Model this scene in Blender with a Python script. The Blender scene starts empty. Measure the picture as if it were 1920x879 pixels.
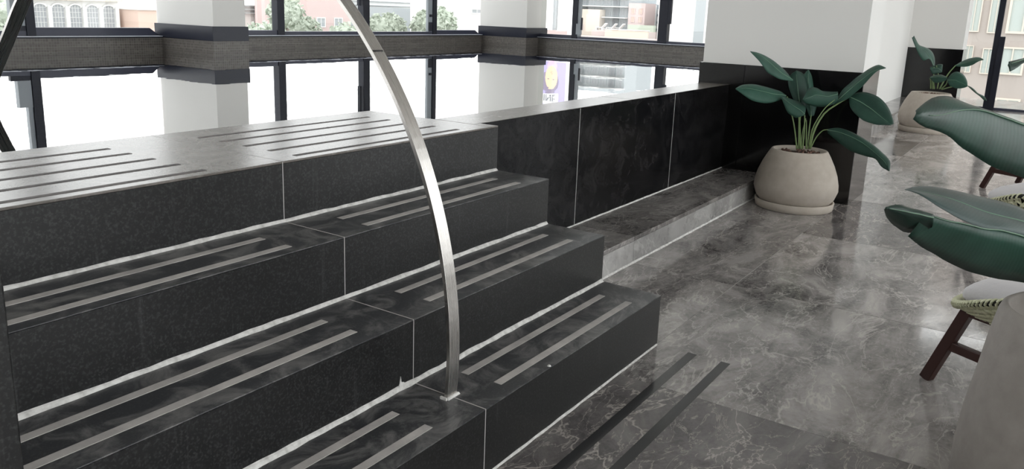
import bpy, bmesh, math, random
from mathutils import Vector, Matrix
random.seed(7)
S = bpy.context.scene
COL = S.collection

# ------------------------------------------------------------------ camera
cd = bpy.data.cameras.new('camera'); cam = bpy.data.objects.new('camera', cd); COL.objects.link(cam)
cd.sensor_fit = 'HORIZONTAL'; cd.sensor_width = 36.0
cd.lens = 36.0 * 1495.93 / 1920.0
cd.shift_y = -(439.5 - 364.02) / 1920.0
cd.clip_start = 0.05; cd.clip_end = 900
_R = Vector((0.56182154, -0.82649668, 0.03549348)); _U = Vector((0.16485, 0.15390, 0.97424)); _F = Vector((0.81066732, 0.54149721, -0.22270893))
cam.matrix_world = Matrix(((_R.x, _U.x, -_F.x, 0), (_R.y, _U.y, -_F.y, 0), (_R.z, _U.z, -_F.z, 1.35), (0, 0, 0, 1)))
S.camera = cam

# ------------------------------------------------------------------ light and exposure
w = bpy.data.worlds.new('overcast_sky'); S.world = w; w.use_nodes = True
bg = w.node_tree.nodes['Background']; bg.inputs[0].default_value = (0.985, 0.98, 0.99, 1); bg.inputs[1].default_value = 1.7
S.view_settings.view_transform = 'Standard'; S.view_settings.look = 'None'
S.view_settings.gamma = 1; S.view_settings.use_curve_mapping = False
S.view_settings.exposure = 0.75
S.cycles.use_denoising = True
S.cycles.max_bounces = 10; S.cycles.diffuse_bounces = 5; S.cycles.glossy_bounces = 5; S.cycles.transparent_max_bounces = 16
S.cycles.sample_clamp_indirect = 6

# ------------------------------------------------------------------ materials
MATS = {}
def mat(name, color=(.5, .5, .5), rough=.5, metal=0., spec=.5, coat=0., ior=1.5):
    m = bpy.data.materials.new(name); m.use_nodes = True
    b = m.node_tree.nodes['Principled BSDF']
    b.inputs['Base Color'].default_value = (*color, 1); b.inputs['Roughness'].default_value = rough
    b.inputs['Metallic'].default_value = metal; b.inputs['Specular IOR Level'].default_value = spec
    b.inputs['Coat Weight'].default_value = coat; b.inputs['Coat Roughness'].default_value = .06; b.inputs['IOR'].default_value = ior
    MATS[name] = m
    return m
class N:
    """small node-tree helper"""
    def __init__(s, m): s.t = m.node_tree; s.b = s.t.nodes.get('Principled BSDF')
    def n(s, kind, **kw):
        x = s.t.nodes.new('ShaderNode' + kind)
        for k, v in kw.items():
            if k.startswith('i_'):
                x.inputs[k[2:].replace('_', ' ')].default_value = v
            else: setattr(x, k, v)
        return x
    def l(s, a, b): s.t.links.new(a, b)
    def coord(s, scale=(1, 1, 1), which='Object', rot=(0, 0, 0)):
        c = s.n('TexCoord'); m = s.n('Mapping'); m.inputs['Scale'].default_value = scale; m.inputs['Rotation'].default_value = rot
        s.l(c.outputs[which], m.inputs[0]); return m.outputs[0]
    def noise(s, vec, scale, detail=4, rough=.55, dist=0.):
        x = s.n('TexNoise'); x.inputs['Scale'].default_value = scale; x.inputs['Detail'].default_value = detail
        x.inputs['Roughness'].default_value = rough; x.inputs['Distortion'].default_value = dist
        s.l(vec, x.inputs['Vector']); return x.outputs[0]
    def ramp(s, fac, *stops):
        r = s.n('ValToRGB'); e = r.color_ramp.elements
        while len(e) < len(stops): e.new(.5)
        for q, (p, c) in zip(e, stops): q.position = p; q.color = (*c, 1) if not isinstance(c, (int, float)) else (c, c, c, 1)
        s.l(fac, r.inputs[0]); return r.outputs[0]
    def mix(s, fac, a, b, mode='MIX'):
        x = s.n('Mix', data_type='RGBA', blend_type=mode)
        for sock, v in ((x.inputs[0], fac), (x.inputs[6], a), (x.inputs[7], b)):
            if hasattr(v, 'links'): s.l(v, sock)
            elif isinstance(v, (int, float)): sock.default_value = v
            else: sock.default_value = (*v, 1)
        return x.outputs[2]
    def bump(s, h, strength=.2, dist=.01):
        x = s.n('Bump'); x.inputs['Strength'].default_value = strength; x.inputs['Distance'].default_value = dist
        s.l(h, x.inputs['Height']); s.l(x.outputs[0], s.b.inputs['Normal'])
    def col(s, o): s.l(o, s.b.inputs['Base Color'])
    def rough(s, o): s.l(o, s.b.inputs['Roughness'])

def granite(name, base, fleck, cloud=None, r0=.16, r1=.32, coat=0., spec=.5, streak=False):
    m = mat(name, base, r0, spec=spec, coat=coat); k = N(m); v = k.coord()
    f1 = k.ramp(k.noise(v, 150, 2, .6), (.52, 0.), (.70, .8)); f2 = k.ramp(k.noise(v, 75, 2, .5), (.52, 0.), (.68, .5))
    c = k.mix(f1, base, fleck); c = k.mix(f2, c, tuple(x * .75 for x in fleck))
    if cloud:
        d = k.ramp(k.noise(v, 7, 9, .72, 1.1), (.46, 0.), (.64, 1.)); c = k.mix(d, c, cloud)
    if streak:   # dried water runs on the risers
        vs = k.coord((26, 26, 1.1)); st = k.ramp(k.noise(vs, 1.0, 5, .7), (.60, 0.), (.86, .34)); c = k.mix(st, c, (.17, .17, .175))
    k.col(c); k.b.inputs['Roughness'].default_value = (r0 + r1) / 2; return m
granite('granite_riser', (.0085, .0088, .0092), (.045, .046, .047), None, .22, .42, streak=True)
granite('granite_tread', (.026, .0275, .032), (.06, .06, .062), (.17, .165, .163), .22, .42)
granite('granite_deck', (.135, .121, .108), (.165, .15, .137), (.22, .202, .188), .24, .30)  # black stone, its window sheen put into a pale base colour
granite('granite_panel', (.006, .0062, .007), (.014, .014, .015), (.022, .021, .022), .10, .2, spec=.07)
granite('granite_base', (.004, .004, .0045), (.007, .007, .008), None, .07, .14)
m = mat('granite_band', (.011, .0135, .027), .3, spec=.35)
def marble(name, dark, mid, light, vein, rough=.10):
    m = mat(name, mid, rough); k = N(m)
    oi = k.n('ObjectInfo'); c = k.n('TexCoord'); va = k.n('VectorMath', operation='SCALE'); k.l(c.outputs['Object'], va.inputs[0]); va.inputs['Scale'].default_value = 1.0
    sh = k.n('CombineXYZ'); mu = k.n('Math', operation='MULTIPLY'); k.l(oi.outputs['Random'], mu.inputs[0]); mu.inputs[1].default_value = 40
    k.l(mu.outputs[0], sh.inputs[0]); k.l(mu.outputs[0], sh.inputs[1]); ad = k.n('VectorMath', operation='ADD'); k.l(va.outputs[0], ad.inputs[0]); k.l(sh.outputs[0], ad.inputs[1]); v = ad.outputs[0]
    rt = k.n('Mapping'); rt.inputs['Rotation'].default_value = (0, 0, .6); rt.inputs['Scale'].default_value = (1, 2.1, 1); k.l(v, rt.inputs[0]); vr = rt.outputs[0]
    big = k.ramp(k.noise(vr, 2.0, 9, .66, .8), (.37, dark), (.5, mid), (.63, light))
    fine = k.ramp(k.noise(v, 34, 7, .78, .5), (.44, 0.), (.72, .6)); c1 = k.mix(fine, big, light)
    def veins(scale, wth, amt, dis):
        n1 = k.noise(vr, scale, 5, .6, dis); s1 = k.n('Math', operation='SUBTRACT'); k.l(n1, s1.inputs[0]); s1.inputs[1].default_value = .5
        a1 = k.n('Math', operation='ABSOLUTE'); k.l(s1.outputs[0], a1.inputs[0]); return k.ramp(a1.outputs[0], (0., amt), (wth, 0.))
    c1 = k.mix(veins(1.7, .011, .6, .6), c1, vein); c1 = k.mix(veins(5.0, .013, .42, .9), c1, vein)
    rv = k.n('MapRange'); k.l(oi.outputs['Random'], rv.inputs[0]); rv.inputs[3].default_value = .82; rv.inputs[4].default_value = 1.15
    hs = k.n('HueSaturation'); k.l(rv.outputs[0], hs.inputs['Value']); k.l(c1, hs.inputs['Color']); k.col(hs.outputs[0])
    k.rough(k.ramp(k.noise(v, 3, 4), (.3, rough * .6), (.7, rough * 1.7)))
    k.bump(k.noise(v, 2.2, 2), .02, .02); return m
marble('marble_floor', (.10, .092, .091), (.26, .242, .236), (.46, .43, .415), (.68, .64, .60))
marble('marble_floor_dark', (.07, .064, .066), (.12, .11, .11), (.2, .187, .182), (.55, .50, .46))
marble('marble_ledge', (.09, .084, .082), (.18, .168, .162), (.32, .30, .288), (.5, .47, .45), .14)
marble('marble_ledge_front', (.19, .185, .18), (.30, .29, .285), (.42, .41, .40), (.6, .59, .57), .25)
mat('grout', (.55, .53, .52), .8)
m = mat('caulk', (.72, .71, .69), .7); k = N(m); k.col(k.ramp(k.noise(k.coord(), 40, 4), (.3, (.5, .49, .47)), (.6, (.78, .77, .75))))
m = mat('strip_grey', (.5, .48, .46), .6); k = N(m); v = k.coord(); k.col(k.ramp(k.noise(v, 9, 6, .6), (.3, (.38, .36, .35)), (.65, (.56, .53, .51)))); k.bump(k.noise(v, 500, 2), .3, .002)
m = mat('strip_deck', (.10, .088, .085), .75); k = N(m); v = k.coord(); k.col(k.ramp(k.noise(v, 8, 5), (.3, (.06, .053, .055)), (.7, (.14, .122, .118))))
m = mat('strip_floor', (.022, .0225, .025), .12)
m = mat('plaster', (.80, .79, .77), .85); k = N(m); k.bump(k.noise(k.coord(), 60, 3), .05, .003)
m = mat('frame_dark', (.013, .0150, .026), .4, spec=.3)
m = mat('frame_rail_lit', (.040, .044, .070), .35)  # frame colour lightened for the light the rails catch
m = mat('frame_grey', (.30, .33, .36), .4)
m = mat('sill_lit', (.78, .80, .88), .3)  # window light on the sill tops put into this pale colour
m = mat('steel', (.60, .575, .55), .27, 1.0); k = N(m); k.rough(k.ramp(k.noise(k.coord((240, 1.5, 1.5)), 2, 3), (.3, .22), (.7, .34)))
m = mat('steel_edge', (.12, .115, .115), .4, 1.0)
# mosaic
m = mat('mosaic', (.1, .09, .08), .35); k = N(m)
tc = k.n('TexCoord'); sp = k.n('SeparateXYZ'); k.l(tc.outputs['Object'], sp.inputs[0]); su = k.n('Math', operation='ADD'); k.l(sp.outputs[0], su.inputs[0]); k.l(sp.outputs[1], su.inputs[1])
cb = k.n('CombineXYZ'); k.l(su.outputs[0], cb.inputs[0]); k.l(sp.outputs[2], cb.inputs[1])
br = k.n('TexBrick'); br.offset = 0; br.inputs['Scale'].default_value = 1; br.inputs['Brick Width'].default_value = .024; br.inputs['Row Height'].default_value = .024; br.inputs['Mortar Size'].default_value = .0018
br.inputs['Color1'].default_value = (.085, .075, .066, 1); br.inputs['Color2'].default_value = (.15, .135, .12, 1); br.inputs['Mortar'].default_value = (.2, .19, .18, 1); k.l(cb.outputs[0], br.inputs['Vector']); ms = k.n('Mapping'); ms.inputs['Scale'].default_value = (1.5, 40, 1); k.l(cb.outputs[0], ms.inputs[0])
k.col(k.mix(k.ramp(k.noise(ms.outputs[0], 1, 4), (.4, .0), (.7, .55)), br.outputs[0], (.055, .047, .045)))
# glass and water
def clear(name, tint, k0, k1, power=None, rough=0.):
    m = bpy.data.materials.new(name); m.use_nodes = True; t = m.node_tree; t.nodes.remove(t.nodes['Principled BSDF']); k = N(m)
    out = t.nodes['Material Output']; tr = k.n('BsdfTransparent'); tr.inputs[0].default_value = (*tint, 1); gl = k.n('BsdfGlossy'); gl.inputs['Roughness'].default_value = rough; gl.inputs[0].default_value = (1, 1, 1, 1)
    lw = k.n('LayerWeight'); lw.inputs[0].default_value = .5; pw = k.n('Math', operation='POWER'); k.l(lw.outputs['Facing'], pw.inputs[0]); pw.inputs[1].default_value = power or 1
    mr = k.n('MapRange'); k.l(pw.outputs[0], mr.inputs[0]); mr.inputs[3].default_value = k0; mr.inputs[4].default_value = k1
    mx = k.n('MixShader'); k.l(mr.outputs[0], mx.inputs[0]); k.l(tr.outputs[0], mx.inputs[1]); k.l(gl.outputs[0], mx.inputs[2]); k.l(mx.outputs[0], out.inputs[0])
    MATS[name] = m; return m, k, gl
clear('glass', (.97, .985, .98), .03, .6, 5)
m, k, gl = clear('water', (.30, .42, .46), .02, .97, 1.35)
bp_ = k.n('Bump'); bp_.inputs['Strength'].default_value = .012; bp_.inputs['Distance'].default_value = .02; k.l(k.noise(k.coord(), 5, 2), bp_.inputs['Height']); k.l(bp_.outputs[0], gl.inputs['Normal'])
# plants, pots, chairs
m = mat('pot_beige', (.50, .445, .385), .75); k = N(m); v = k.coord(); k.col(k.ramp(k.noise(v, 14, 6), (.3, (.46, .405, .345)), (.7, (.54, .485, .425)))); k.bump(k.noise(v, 120, 3), .08, .004)
m = mat('pot_beige_shaded', (.33, .30, .275), .75); k = N(m); v = k.coord(); k.col(k.ramp(k.noise(v, 18, 6), (.3, (.30, .272, .25)), (.7, (.36, .33, .305)))); k.bump(k.noise(v, 120, 3), .08, .004)  # same beige as the other pots, shade put into a darker colour
m = mat('soil', (.05, .03, .022), .9)
m = mat('bark', (.16, .085, .06), .8); k = N(m); k.col(k.ramp(k.noise(k.coord(), 18, 3), (.35, (.07, .036, .026)), (.65, (.26, .15, .11))))
def leafmat(name, lo, hi, ro=.5, sp=.22):
    m = mat(name, hi, ro, spec=sp); k = N(m); uv = k.coord((1, 1, 1), 'UV', (0, 0, .12)); wv = k.n('TexWave', wave_type='BANDS', bands_direction='X'); wv.inputs['Scale'].default_value = 14; wv.inputs['Distortion'].default_value = 1.5; wv.inputs['Detail'].default_value = 2
    k.l(uv, wv.inputs['Vector']); n = k.noise(k.coord(), 6, 4); a = k.mix(k.ramp(n, (.35, 0.), (.65, 1.)), lo, hi)
    oi = k.n('ObjectInfo'); mr = k.n('MapRange'); k.l(oi.outputs['Random'], mr.inputs[0]); mr.inputs[3].default_value = .8; mr.inputs[4].default_value = 1.55
    hs = k.n('HueSaturation'); k.l(mr.outputs[0], hs.inputs['Value']); k.l(k.mix(k.ramp(wv.outputs[1], (.3, 0.), (.9, .10)), a, tuple(x * 1.35 for x in hi)), hs.inputs['Color']); k.col(hs.outputs[0]); k.bump(wv.outputs[1], .05, .004); return m
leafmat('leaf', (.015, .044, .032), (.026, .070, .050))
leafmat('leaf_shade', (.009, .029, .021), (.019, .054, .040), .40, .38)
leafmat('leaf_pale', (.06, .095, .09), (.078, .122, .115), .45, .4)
mat('midrib', (.13, .23, .155), .5); mat('petiole', (.19, .27, .11), .5)
mat('wood', (.045, .016, .013), .42)
m = mat('rope', (.60, .60, .40), .8); k = N(m); k.col(k.ramp(k.noise(k.coord(), 60, 3), (.35, (.62, .63, .42)), (.65, (.78, .78, .58))))
mat('weave_dark', (.02, .02, .015), .9)  # near black standing in for the shade inside the weave
m = mat('cushion', (.74, .72, .74), .9); k = N(m); k.bump(k.noise(k.coord(), 30, 4), .3, .01)
# outside: haze and washed-out glare put into the pale colours
for n_, c_ in dict(out_white=(.74, .74, .73), out_cream=(.64, .575, .50), out_salmon=(.66, .50, .425), out_grey=(.37, .40, .415), out_glass=(.32, .335, .35), out_red=(.58, .455, .44),
                   out_pink=(.60, .48, .465), out_ground=(.40, .40, .385), out_roof=(.55, .475, .455), out_green=(.36, .40, .33), out_green_pale=(.44, .49, .41), out_beige=(.40, .355, .325),
                   out_pane=(.44, .49, .465), out_blue_grey=(.36, .39, .43), bark_out=(.25, .21, .18), print_violet=(.46, .41, .74), print_pink=(.72, .50, .68), print_skin=(.85, .62, .42), print_hair=(.28, .24, .33), print_text=(.15, .16, .2), print_lip=(.6, .3, .28)).items():
    mm = mat(n_, c_, .7)

# ------------------------------------------------------------------ mesh helpers
OFF = {}
class MB:
    def __init__(s): s.v = []; s.f = []; s.uv = {}
    def add(s, vs, fs):
        o = len(s.v); s.v += [tuple(p) for p in vs]; s.f += [tuple(i + o for i in f) for f in fs]; return s
    def box(s, x0, x1, y0, y1, z0, z1):
        return s.add([(x, y, z) for x in (x0, x1) for y in (y0, y1) for z in (z0, z1)], [(0, 1, 3, 2), (4, 6, 7, 5), (0, 4, 5, 1), (2, 3, 7, 6), (0, 2, 6, 4), (1, 5, 7, 3)])
    def prism(s, pts, d):
        n = len(pts); d = Vector(d); return s.add(list(pts) + [tuple(Vector(p) + d) for p in pts], [tuple(range(n)), tuple(range(2 * n - 1, n - 1, -1))] + [(i, (i + 1) % n, n + (i + 1) % n, n + i) for i in range(n)])
    def beam(s, p, q, wd, th, side=(1, 0, 0)):
        p, q = Vector(p), Vector(q); a = (q - p).normalized(); b = (Vector(side) - a * a.dot(Vector(side))).normalized(); c = a.cross(b)
        vs = [e + b * (i * wd / 2) + c * (j * th / 2) for e in (p, q) for i, j in ((-1, -1), (1, -1), (1, 1), (-1, 1))]
        return s.add(vs, [(3, 2, 1, 0), (4, 5, 6, 7)] + [(i, (i + 1) % 4, 4 + (i + 1) % 4, 4 + i) for i in range(4)])
    def tube(s, pts, r, n=6, r1=None):
        pts = [Vector(p) for p in pts]; o = len(s.v); up = Vector((.13, .21, 1)).normalized()
        for i, p in enumerate(pts):
            t = (pts[min(i + 1, len(pts) - 1)] - pts[max(i - 1, 0)]).normalized(); b = t.cross(up)
            b = b.normalized() if b.length > 1e-4 else Vector((1, 0, 0)); c = t.cross(b); rr = r if r1 is None else r + (r1 - r) * i / max(1, len(pts) - 1)
            s.v += [tuple(p + (b * math.cos(2 * math.pi * j / n) + c * math.sin(2 * math.pi * j / n)) * rr) for j in range(n)]
        for i in range(len(pts) - 1):
            s.f += [(o + i * n + j, o + i * n + (j + 1) % n, o + (i + 1) * n + (j + 1) % n, o + (i + 1) * n + j) for j in range(n)]
        s.f += [tuple(range(o + n - 1, o - 1, -1)), tuple(range(o + (len(pts) - 1) * n, o + len(pts) * n))]; return s
    def lathe(s, prof, cx=0, cy=0, n=48):
        o = len(s.v)
        for r, z in prof: s.v += [(cx + r * math.cos(2 * math.pi * j / n), cy + r * math.sin(2 * math.pi * j / n), z) for j in range(n)]
        for i in range(len(prof) - 1): s.f += [(o + i * n + j, o + i * n + (j + 1) % n, o + (i + 1) * n + (j + 1) % n, o + (i + 1) * n + j) for j in range(n)]
        s.f += [tuple(range(o + n - 1, o - 1, -1)), tuple(range(o + (len(prof) - 1) * n, o + len(prof) * n))]; return s
    def grid(s, rows, uv=False):
        o = len(s.v); n = len(rows[0]); m = len(rows)
        for i, r in enumerate(rows):
            for j, p in enumerate(r):
                if uv: s.uv[len(s.v)] = (j / (n - 1), i / (m - 1))
                s.v.append(tuple(p))
        s.f += [(o + i * n + j, o + i * n + j + 1, o + (i + 1) * n + j + 1, o + (i + 1) * n + j) for i in range(m - 1) for j in range(n - 1)]; return s
    def make(s, name, mt, parent=None, smooth=False, bevel=0, solid=0, sub=0, local=False, recalc=True):
        off = Vector((0, 0, 0)) if local or parent is None else OFF.get(parent.name, Vector((0, 0, 0)))
        me = bpy.data.meshes.new(name); me.from_pydata([tuple(Vector(p) - off) for p in s.v], [], s.f)
        if s.uv:
            ul = me.uv_layers.new(name='uv')
            for lp in me.loops: ul.data[lp.index].uv = s.uv.get(lp.vertex_index, (0, 0))
        if recalc:
            b = bmesh.new(); b.from_mesh(me); bmesh.ops.recalc_face_normals(b, faces=b.faces); b.to_mesh(me); b.free()
        me.materials.append(MATS[mt])
        if smooth:
            for p in me.polygons: p.use_smooth = True
        o = bpy.data.objects.new(name, me); COL.objects.link(o)
        if parent is not None:
            o.parent = parent; OFF[o.name] = OFF.get(parent.name, Vector((0, 0, 0)))
        if bevel:
            bm_ = o.modifiers.new('edge', 'BEVEL'); bm_.width = bevel; bm_.segments = 2; bm_.limit_method = 'ANGLE'
        if solid:
            sm = o.modifiers.new('thick', 'SOLIDIFY'); sm.thickness = solid; sm.offset = 0
        if sub:
            ss = o.modifiers.new('round', 'SUBSURF'); ss.levels = sub; ss.render_levels = sub
        return o
def box(name, mt, x0, x1, y0, y1, z0, z1, parent=None, bevel=0): return MB().box(x0, x1, y0, y1, z0, z1).make(name, mt, parent, bevel=bevel)
def tag(o, label=None, cat=None, group=None, kind=None):
    if label: o['label'] = label
    if cat: o['category'] = cat
    if group: o['group'] = group
    if kind: o['kind'] = kind
    return o
def empty(name, loc, rz=0):
    o = bpy.data.objects.new(name, None); COL.objects.link(o); o.location = loc; o.rotation_euler = (0, 0, rz); OFF[o.name] = Vector(loc); o.empty_display_size = .1; return o
LEAVES=[
(0,'leaf',[[[6.119,1.615,0.93],[6.124,1.651,0.965],[6.11,1.683,1.001],[6.081,1.716,1.032],[6.044,1.746,1.062],[5.995,1.776,1.088],[5.936,1.804,1.11],[5.865,1.829,1.126],[5.773,1.848,1.135]],[[6.1,1.609,0.931],[6.055,1.64,0.956],[6.01,1.671,0.98],[5.969,1.698,1.01],[5.929,1.725,1.041],[5.889,1.752,1.071],[5.848,1.779,1.1],[5.803,1.808,1.12],[5.755,1.839,1.134]],[[6.087,1.605,0.925],[6.009,1.634,0.932],[5.943,1.664,0.941],[5.889,1.694,0.964],[5.841,1.725,0.988],[5.808,1.748,1.027],[5.781,1.773,1.065],[5.757,1.802,1.099],[5.743,1.835,1.132]]]),
(0,'leaf',[[[5.996,1.619,0.823],[5.995,1.661,0.849],[5.974,1.703,0.863],[5.943,1.743,0.875],[5.905,1.781,0.886],[5.86,1.816,0.896],[5.805,1.849,0.897],[5.743,1.876,0.891],[5.667,1.891,0.87]],[[5.98,1.615,0.824],[5.938,1.65,0.83],[5.897,1.684,0.835],[5.856,1.719,0.846],[5.816,1.753,0.856],[5.776,1.787,0.865],[5.736,1.821,0.874],[5.694,1.854,0.874],[5.652,1.886,0.872]],[[5.971,1.612,0.817],[5.908,1.636,0.796],[5.853,1.665,0.78],[5.802,1.699,0.773],[5.757,1.736,0.778],[5.717,1.773,0.79],[5.686,1.809,0.813],[5.661,1.845,0.841],[5.643,1.883,0.868]]]),
(0,'leaf',[[[5.944,1.459,0.71],[5.981,1.465,0.737],[5.999,1.477,0.761],[5.997,1.505,0.777],[5.989,1.531,0.79],[5.974,1.558,0.799],[5.954,1.583,0.809],[5.926,1.607,0.817],[5.888,1.627,0.825]],[[5.931,1.456,0.707],[5.925,1.476,0.724],[5.919,1.496,0.739],[5.911,1.518,0.752],[5.903,1.539,0.765],[5.896,1.561,0.779],[5.889,1.581,0.793],[5.882,1.602,0.808],[5.875,1.623,0.823]],[[5.93,1.454,0.7],[5.913,1.479,0.689],[5.897,1.505,0.679],[5.886,1.531,0.692],[5.876,1.557,0.708],[5.873,1.576,0.733],[5.874,1.591,0.761],[5.874,1.607,0.79],[5.875,1.623,0.819]]]),
(0,'leaf',[[[6.042,1.517,0.696],[6.057,1.544,0.732],[6.066,1.57,0.769],[6.073,1.593,0.808],[6.079,1.615,0.847],[6.084,1.633,0.888],[6.093,1.642,0.931],[6.11,1.632,0.972],[6.128,1.605,0.997]],[[6.04,1.509,0.697],[6.05,1.522,0.734],[6.06,1.534,0.771],[6.07,1.546,0.809],[6.08,1.558,0.846],[6.09,1.569,0.884],[6.101,1.581,0.922],[6.111,1.592,0.96],[6.122,1.603,0.998]],[[6.059,1.499,0.696],[6.102,1.5,0.736],[6.136,1.498,0.778],[6.161,1.502,0.822],[6.18,1.508,0.866],[6.188,1.522,0.91],[6.186,1.541,0.952],[6.171,1.569,0.985],[6.135,1.603,1.001]]]),
(0,'leaf',[[[6.14,1.471,0.672],[6.157,1.496,0.711],[6.168,1.52,0.751],[6.181,1.538,0.794],[6.191,1.554,0.837],[6.202,1.565,0.882],[6.212,1.573,0.927],[6.227,1.567,0.97],[6.243,1.547,1.005]],[[6.141,1.46,0.673],[6.153,1.47,0.715],[6.165,1.481,0.756],[6.176,1.493,0.797],[6.187,1.506,0.838],[6.197,1.519,0.879],[6.209,1.528,0.921],[6.223,1.537,0.963],[6.237,1.545,1.005]],[[6.163,1.446,0.677],[6.205,1.448,0.716],[6.235,1.452,0.756],[6.25,1.47,0.797],[6.262,1.485,0.838],[6.27,1.499,0.881],[6.273,1.511,0.924],[6.269,1.524,0.966],[6.249,1.544,1.005]]]),
(0,'leaf',[[[6.129,1.292,0.87],[6.133,1.33,0.866],[6.123,1.365,0.866],[6.105,1.399,0.87],[6.085,1.429,0.888],[6.053,1.458,0.893],[6.015,1.475,0.876],[5.972,1.479,0.844],[5.915,1.478,0.814]],[[6.11,1.286,0.856],[6.083,1.309,0.847],[6.056,1.332,0.839],[6.03,1.357,0.839],[6.004,1.383,0.843],[5.979,1.408,0.845],[5.952,1.43,0.834],[5.925,1.452,0.823],[5.898,1.474,0.811]],[[6.107,1.279,0.803],[6.092,1.303,0.785],[6.071,1.327,0.768],[6.047,1.353,0.762],[6.02,1.381,0.761],[5.992,1.408,0.762],[5.963,1.435,0.773],[5.931,1.461,0.784],[5.902,1.478,0.811]]]),
(0,'leaf',[[[6.138,1.316,0.774],[6.187,1.299,0.826],[6.219,1.28,0.88],[6.247,1.245,0.925],[6.266,1.209,0.969],[6.279,1.167,1.008],[6.283,1.122,1.046],[6.278,1.07,1.072],[6.245,1.014,1.056]],[[6.12,1.312,0.776],[6.133,1.278,0.818],[6.145,1.244,0.86],[6.158,1.209,0.901],[6.171,1.174,0.941],[6.184,1.138,0.979],[6.197,1.102,1.017],[6.211,1.059,1.042],[6.226,1.011,1.057]],[[6.113,1.31,0.773],[6.116,1.262,0.801],[6.125,1.215,0.828],[6.134,1.179,0.867],[6.145,1.144,0.908],[6.157,1.114,0.952],[6.171,1.086,0.996],[6.191,1.053,1.036],[6.219,1.009,1.054]]]),
(0,'leaf',[[[6.185,1.219,0.834],[6.217,1.184,0.866],[6.239,1.135,0.874],[6.251,1.086,0.865],[6.255,1.036,0.845],[6.247,0.991,0.812],[6.227,0.953,0.771],[6.195,0.922,0.725],[6.148,0.896,0.677]],[[6.175,1.217,0.835],[6.173,1.175,0.821],[6.17,1.134,0.805],[6.164,1.095,0.785],[6.158,1.056,0.764],[6.15,1.019,0.74],[6.142,0.982,0.716],[6.134,0.945,0.693],[6.126,0.909,0.67]],[[6.164,1.217,0.828],[6.117,1.198,0.782],[6.091,1.165,0.743],[6.077,1.125,0.713],[6.07,1.082,0.687],[6.072,1.038,0.675],[6.08,0.993,0.666],[6.094,0.949,0.667],[6.117,0.907,0.668]]]),
(0,'leaf',[[[6.085,1.324,0.598],[6.107,1.258,0.614],[6.116,1.187,0.601],[6.115,1.119,0.576],[6.107,1.052,0.546],[6.092,0.988,0.512],[6.069,0.927,0.472],[6.037,0.87,0.427],[5.966,0.854,0.369]],[[6.076,1.321,0.592],[6.074,1.253,0.589],[6.068,1.187,0.575],[6.059,1.123,0.555],[6.047,1.061,0.529],[6.03,1.003,0.496],[6.012,0.947,0.46],[5.99,0.894,0.422],[5.955,0.856,0.37]],[[6.078,1.315,0.569],[6.07,1.258,0.533],[6.057,1.202,0.498],[6.044,1.145,0.468],[6.036,1.083,0.452],[6.027,1.021,0.442],[6.015,0.961,0.433],[5.983,0.914,0.391],[5.959,0.856,0.369]]]),
(0,'petiole',[[5.98,1.495,0.444],[5.992,1.523,0.554],[5.969,1.543,0.652],[5.953,1.599,0.82]],0.006),
(0,'petiole',[[5.993,1.476,0.445],[5.961,1.481,0.562],[5.927,1.485,0.674],[5.925,1.465,0.707]],0.006),
(0,'petiole',[[5.987,1.486,0.444],[6.031,1.508,0.571],[6.079,1.544,0.741],[6.1,1.609,0.931]],0.005),
(0,'petiole',[[6.004,1.46,0.445],[6.033,1.471,0.575],[6.054,1.485,0.686]],0.006),
(0,'petiole',[[6.022,1.434,0.446],[6.084,1.449,0.573],[6.142,1.461,0.681]],0.006),
(0,'petiole',[[6.029,1.424,0.447],[6.009,1.407,0.604],[6.035,1.351,0.744],[6.093,1.296,0.818]],0.005),
(0,'petiole',[[6.033,1.418,0.447],[6.041,1.404,0.578],[6.083,1.358,0.708],[6.128,1.284,0.782],[6.175,1.217,0.835]],0.008),
(0,'petiole',[[6.035,1.414,0.447],[6.052,1.387,0.532],[6.066,1.351,0.585],[6.079,1.318,0.596]],0.005),
(0,'petiole',[[6.018,1.44,0.446],[6.038,1.455,0.557],[6.055,1.47,0.652]],0.005),
(0,'petiole',[[5.998,1.47,0.445],[6.04,1.484,0.545],[6.075,1.48,0.661]],0.005),
(1,'leaf',[[[11.873,1.342,0.841],[11.896,1.35,0.908],[11.895,1.366,0.974],[11.872,1.397,1.034],[11.826,1.443,1.074],[11.763,1.495,1.097],[11.694,1.541,1.118],[11.637,1.571,1.176],[11.563,1.598,1.234]],[[11.853,1.342,0.838],[11.822,1.367,0.894],[11.79,1.391,0.95],[11.75,1.425,0.998],[11.709,1.459,1.045],[11.66,1.501,1.081],[11.616,1.538,1.122],[11.575,1.572,1.169],[11.535,1.605,1.215]],[[11.834,1.354,0.838],[11.78,1.378,0.905],[11.727,1.407,0.948],[11.651,1.453,0.922],[11.604,1.491,0.963],[11.569,1.525,1.022],[11.543,1.555,1.084],[11.523,1.585,1.146],[11.516,1.613,1.21]]]),
(1,'leaf',[[[11.805,1.241,0.822],[11.835,1.246,0.851],[11.854,1.25,0.879],[11.85,1.271,0.885],[11.835,1.296,0.883],[11.815,1.317,0.872],[11.79,1.338,0.861],[11.76,1.359,0.851],[11.719,1.378,0.841]],[[11.786,1.24,0.795],[11.78,1.255,0.809],[11.773,1.271,0.822],[11.765,1.287,0.831],[11.754,1.304,0.832],[11.742,1.322,0.833],[11.73,1.34,0.834],[11.719,1.358,0.835],[11.707,1.375,0.836]],[[11.782,1.241,0.78],[11.766,1.261,0.774],[11.751,1.282,0.767],[11.736,1.302,0.762],[11.721,1.323,0.757],[11.709,1.342,0.76],[11.707,1.354,0.783],[11.706,1.366,0.807],[11.704,1.378,0.83]]]),
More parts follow.
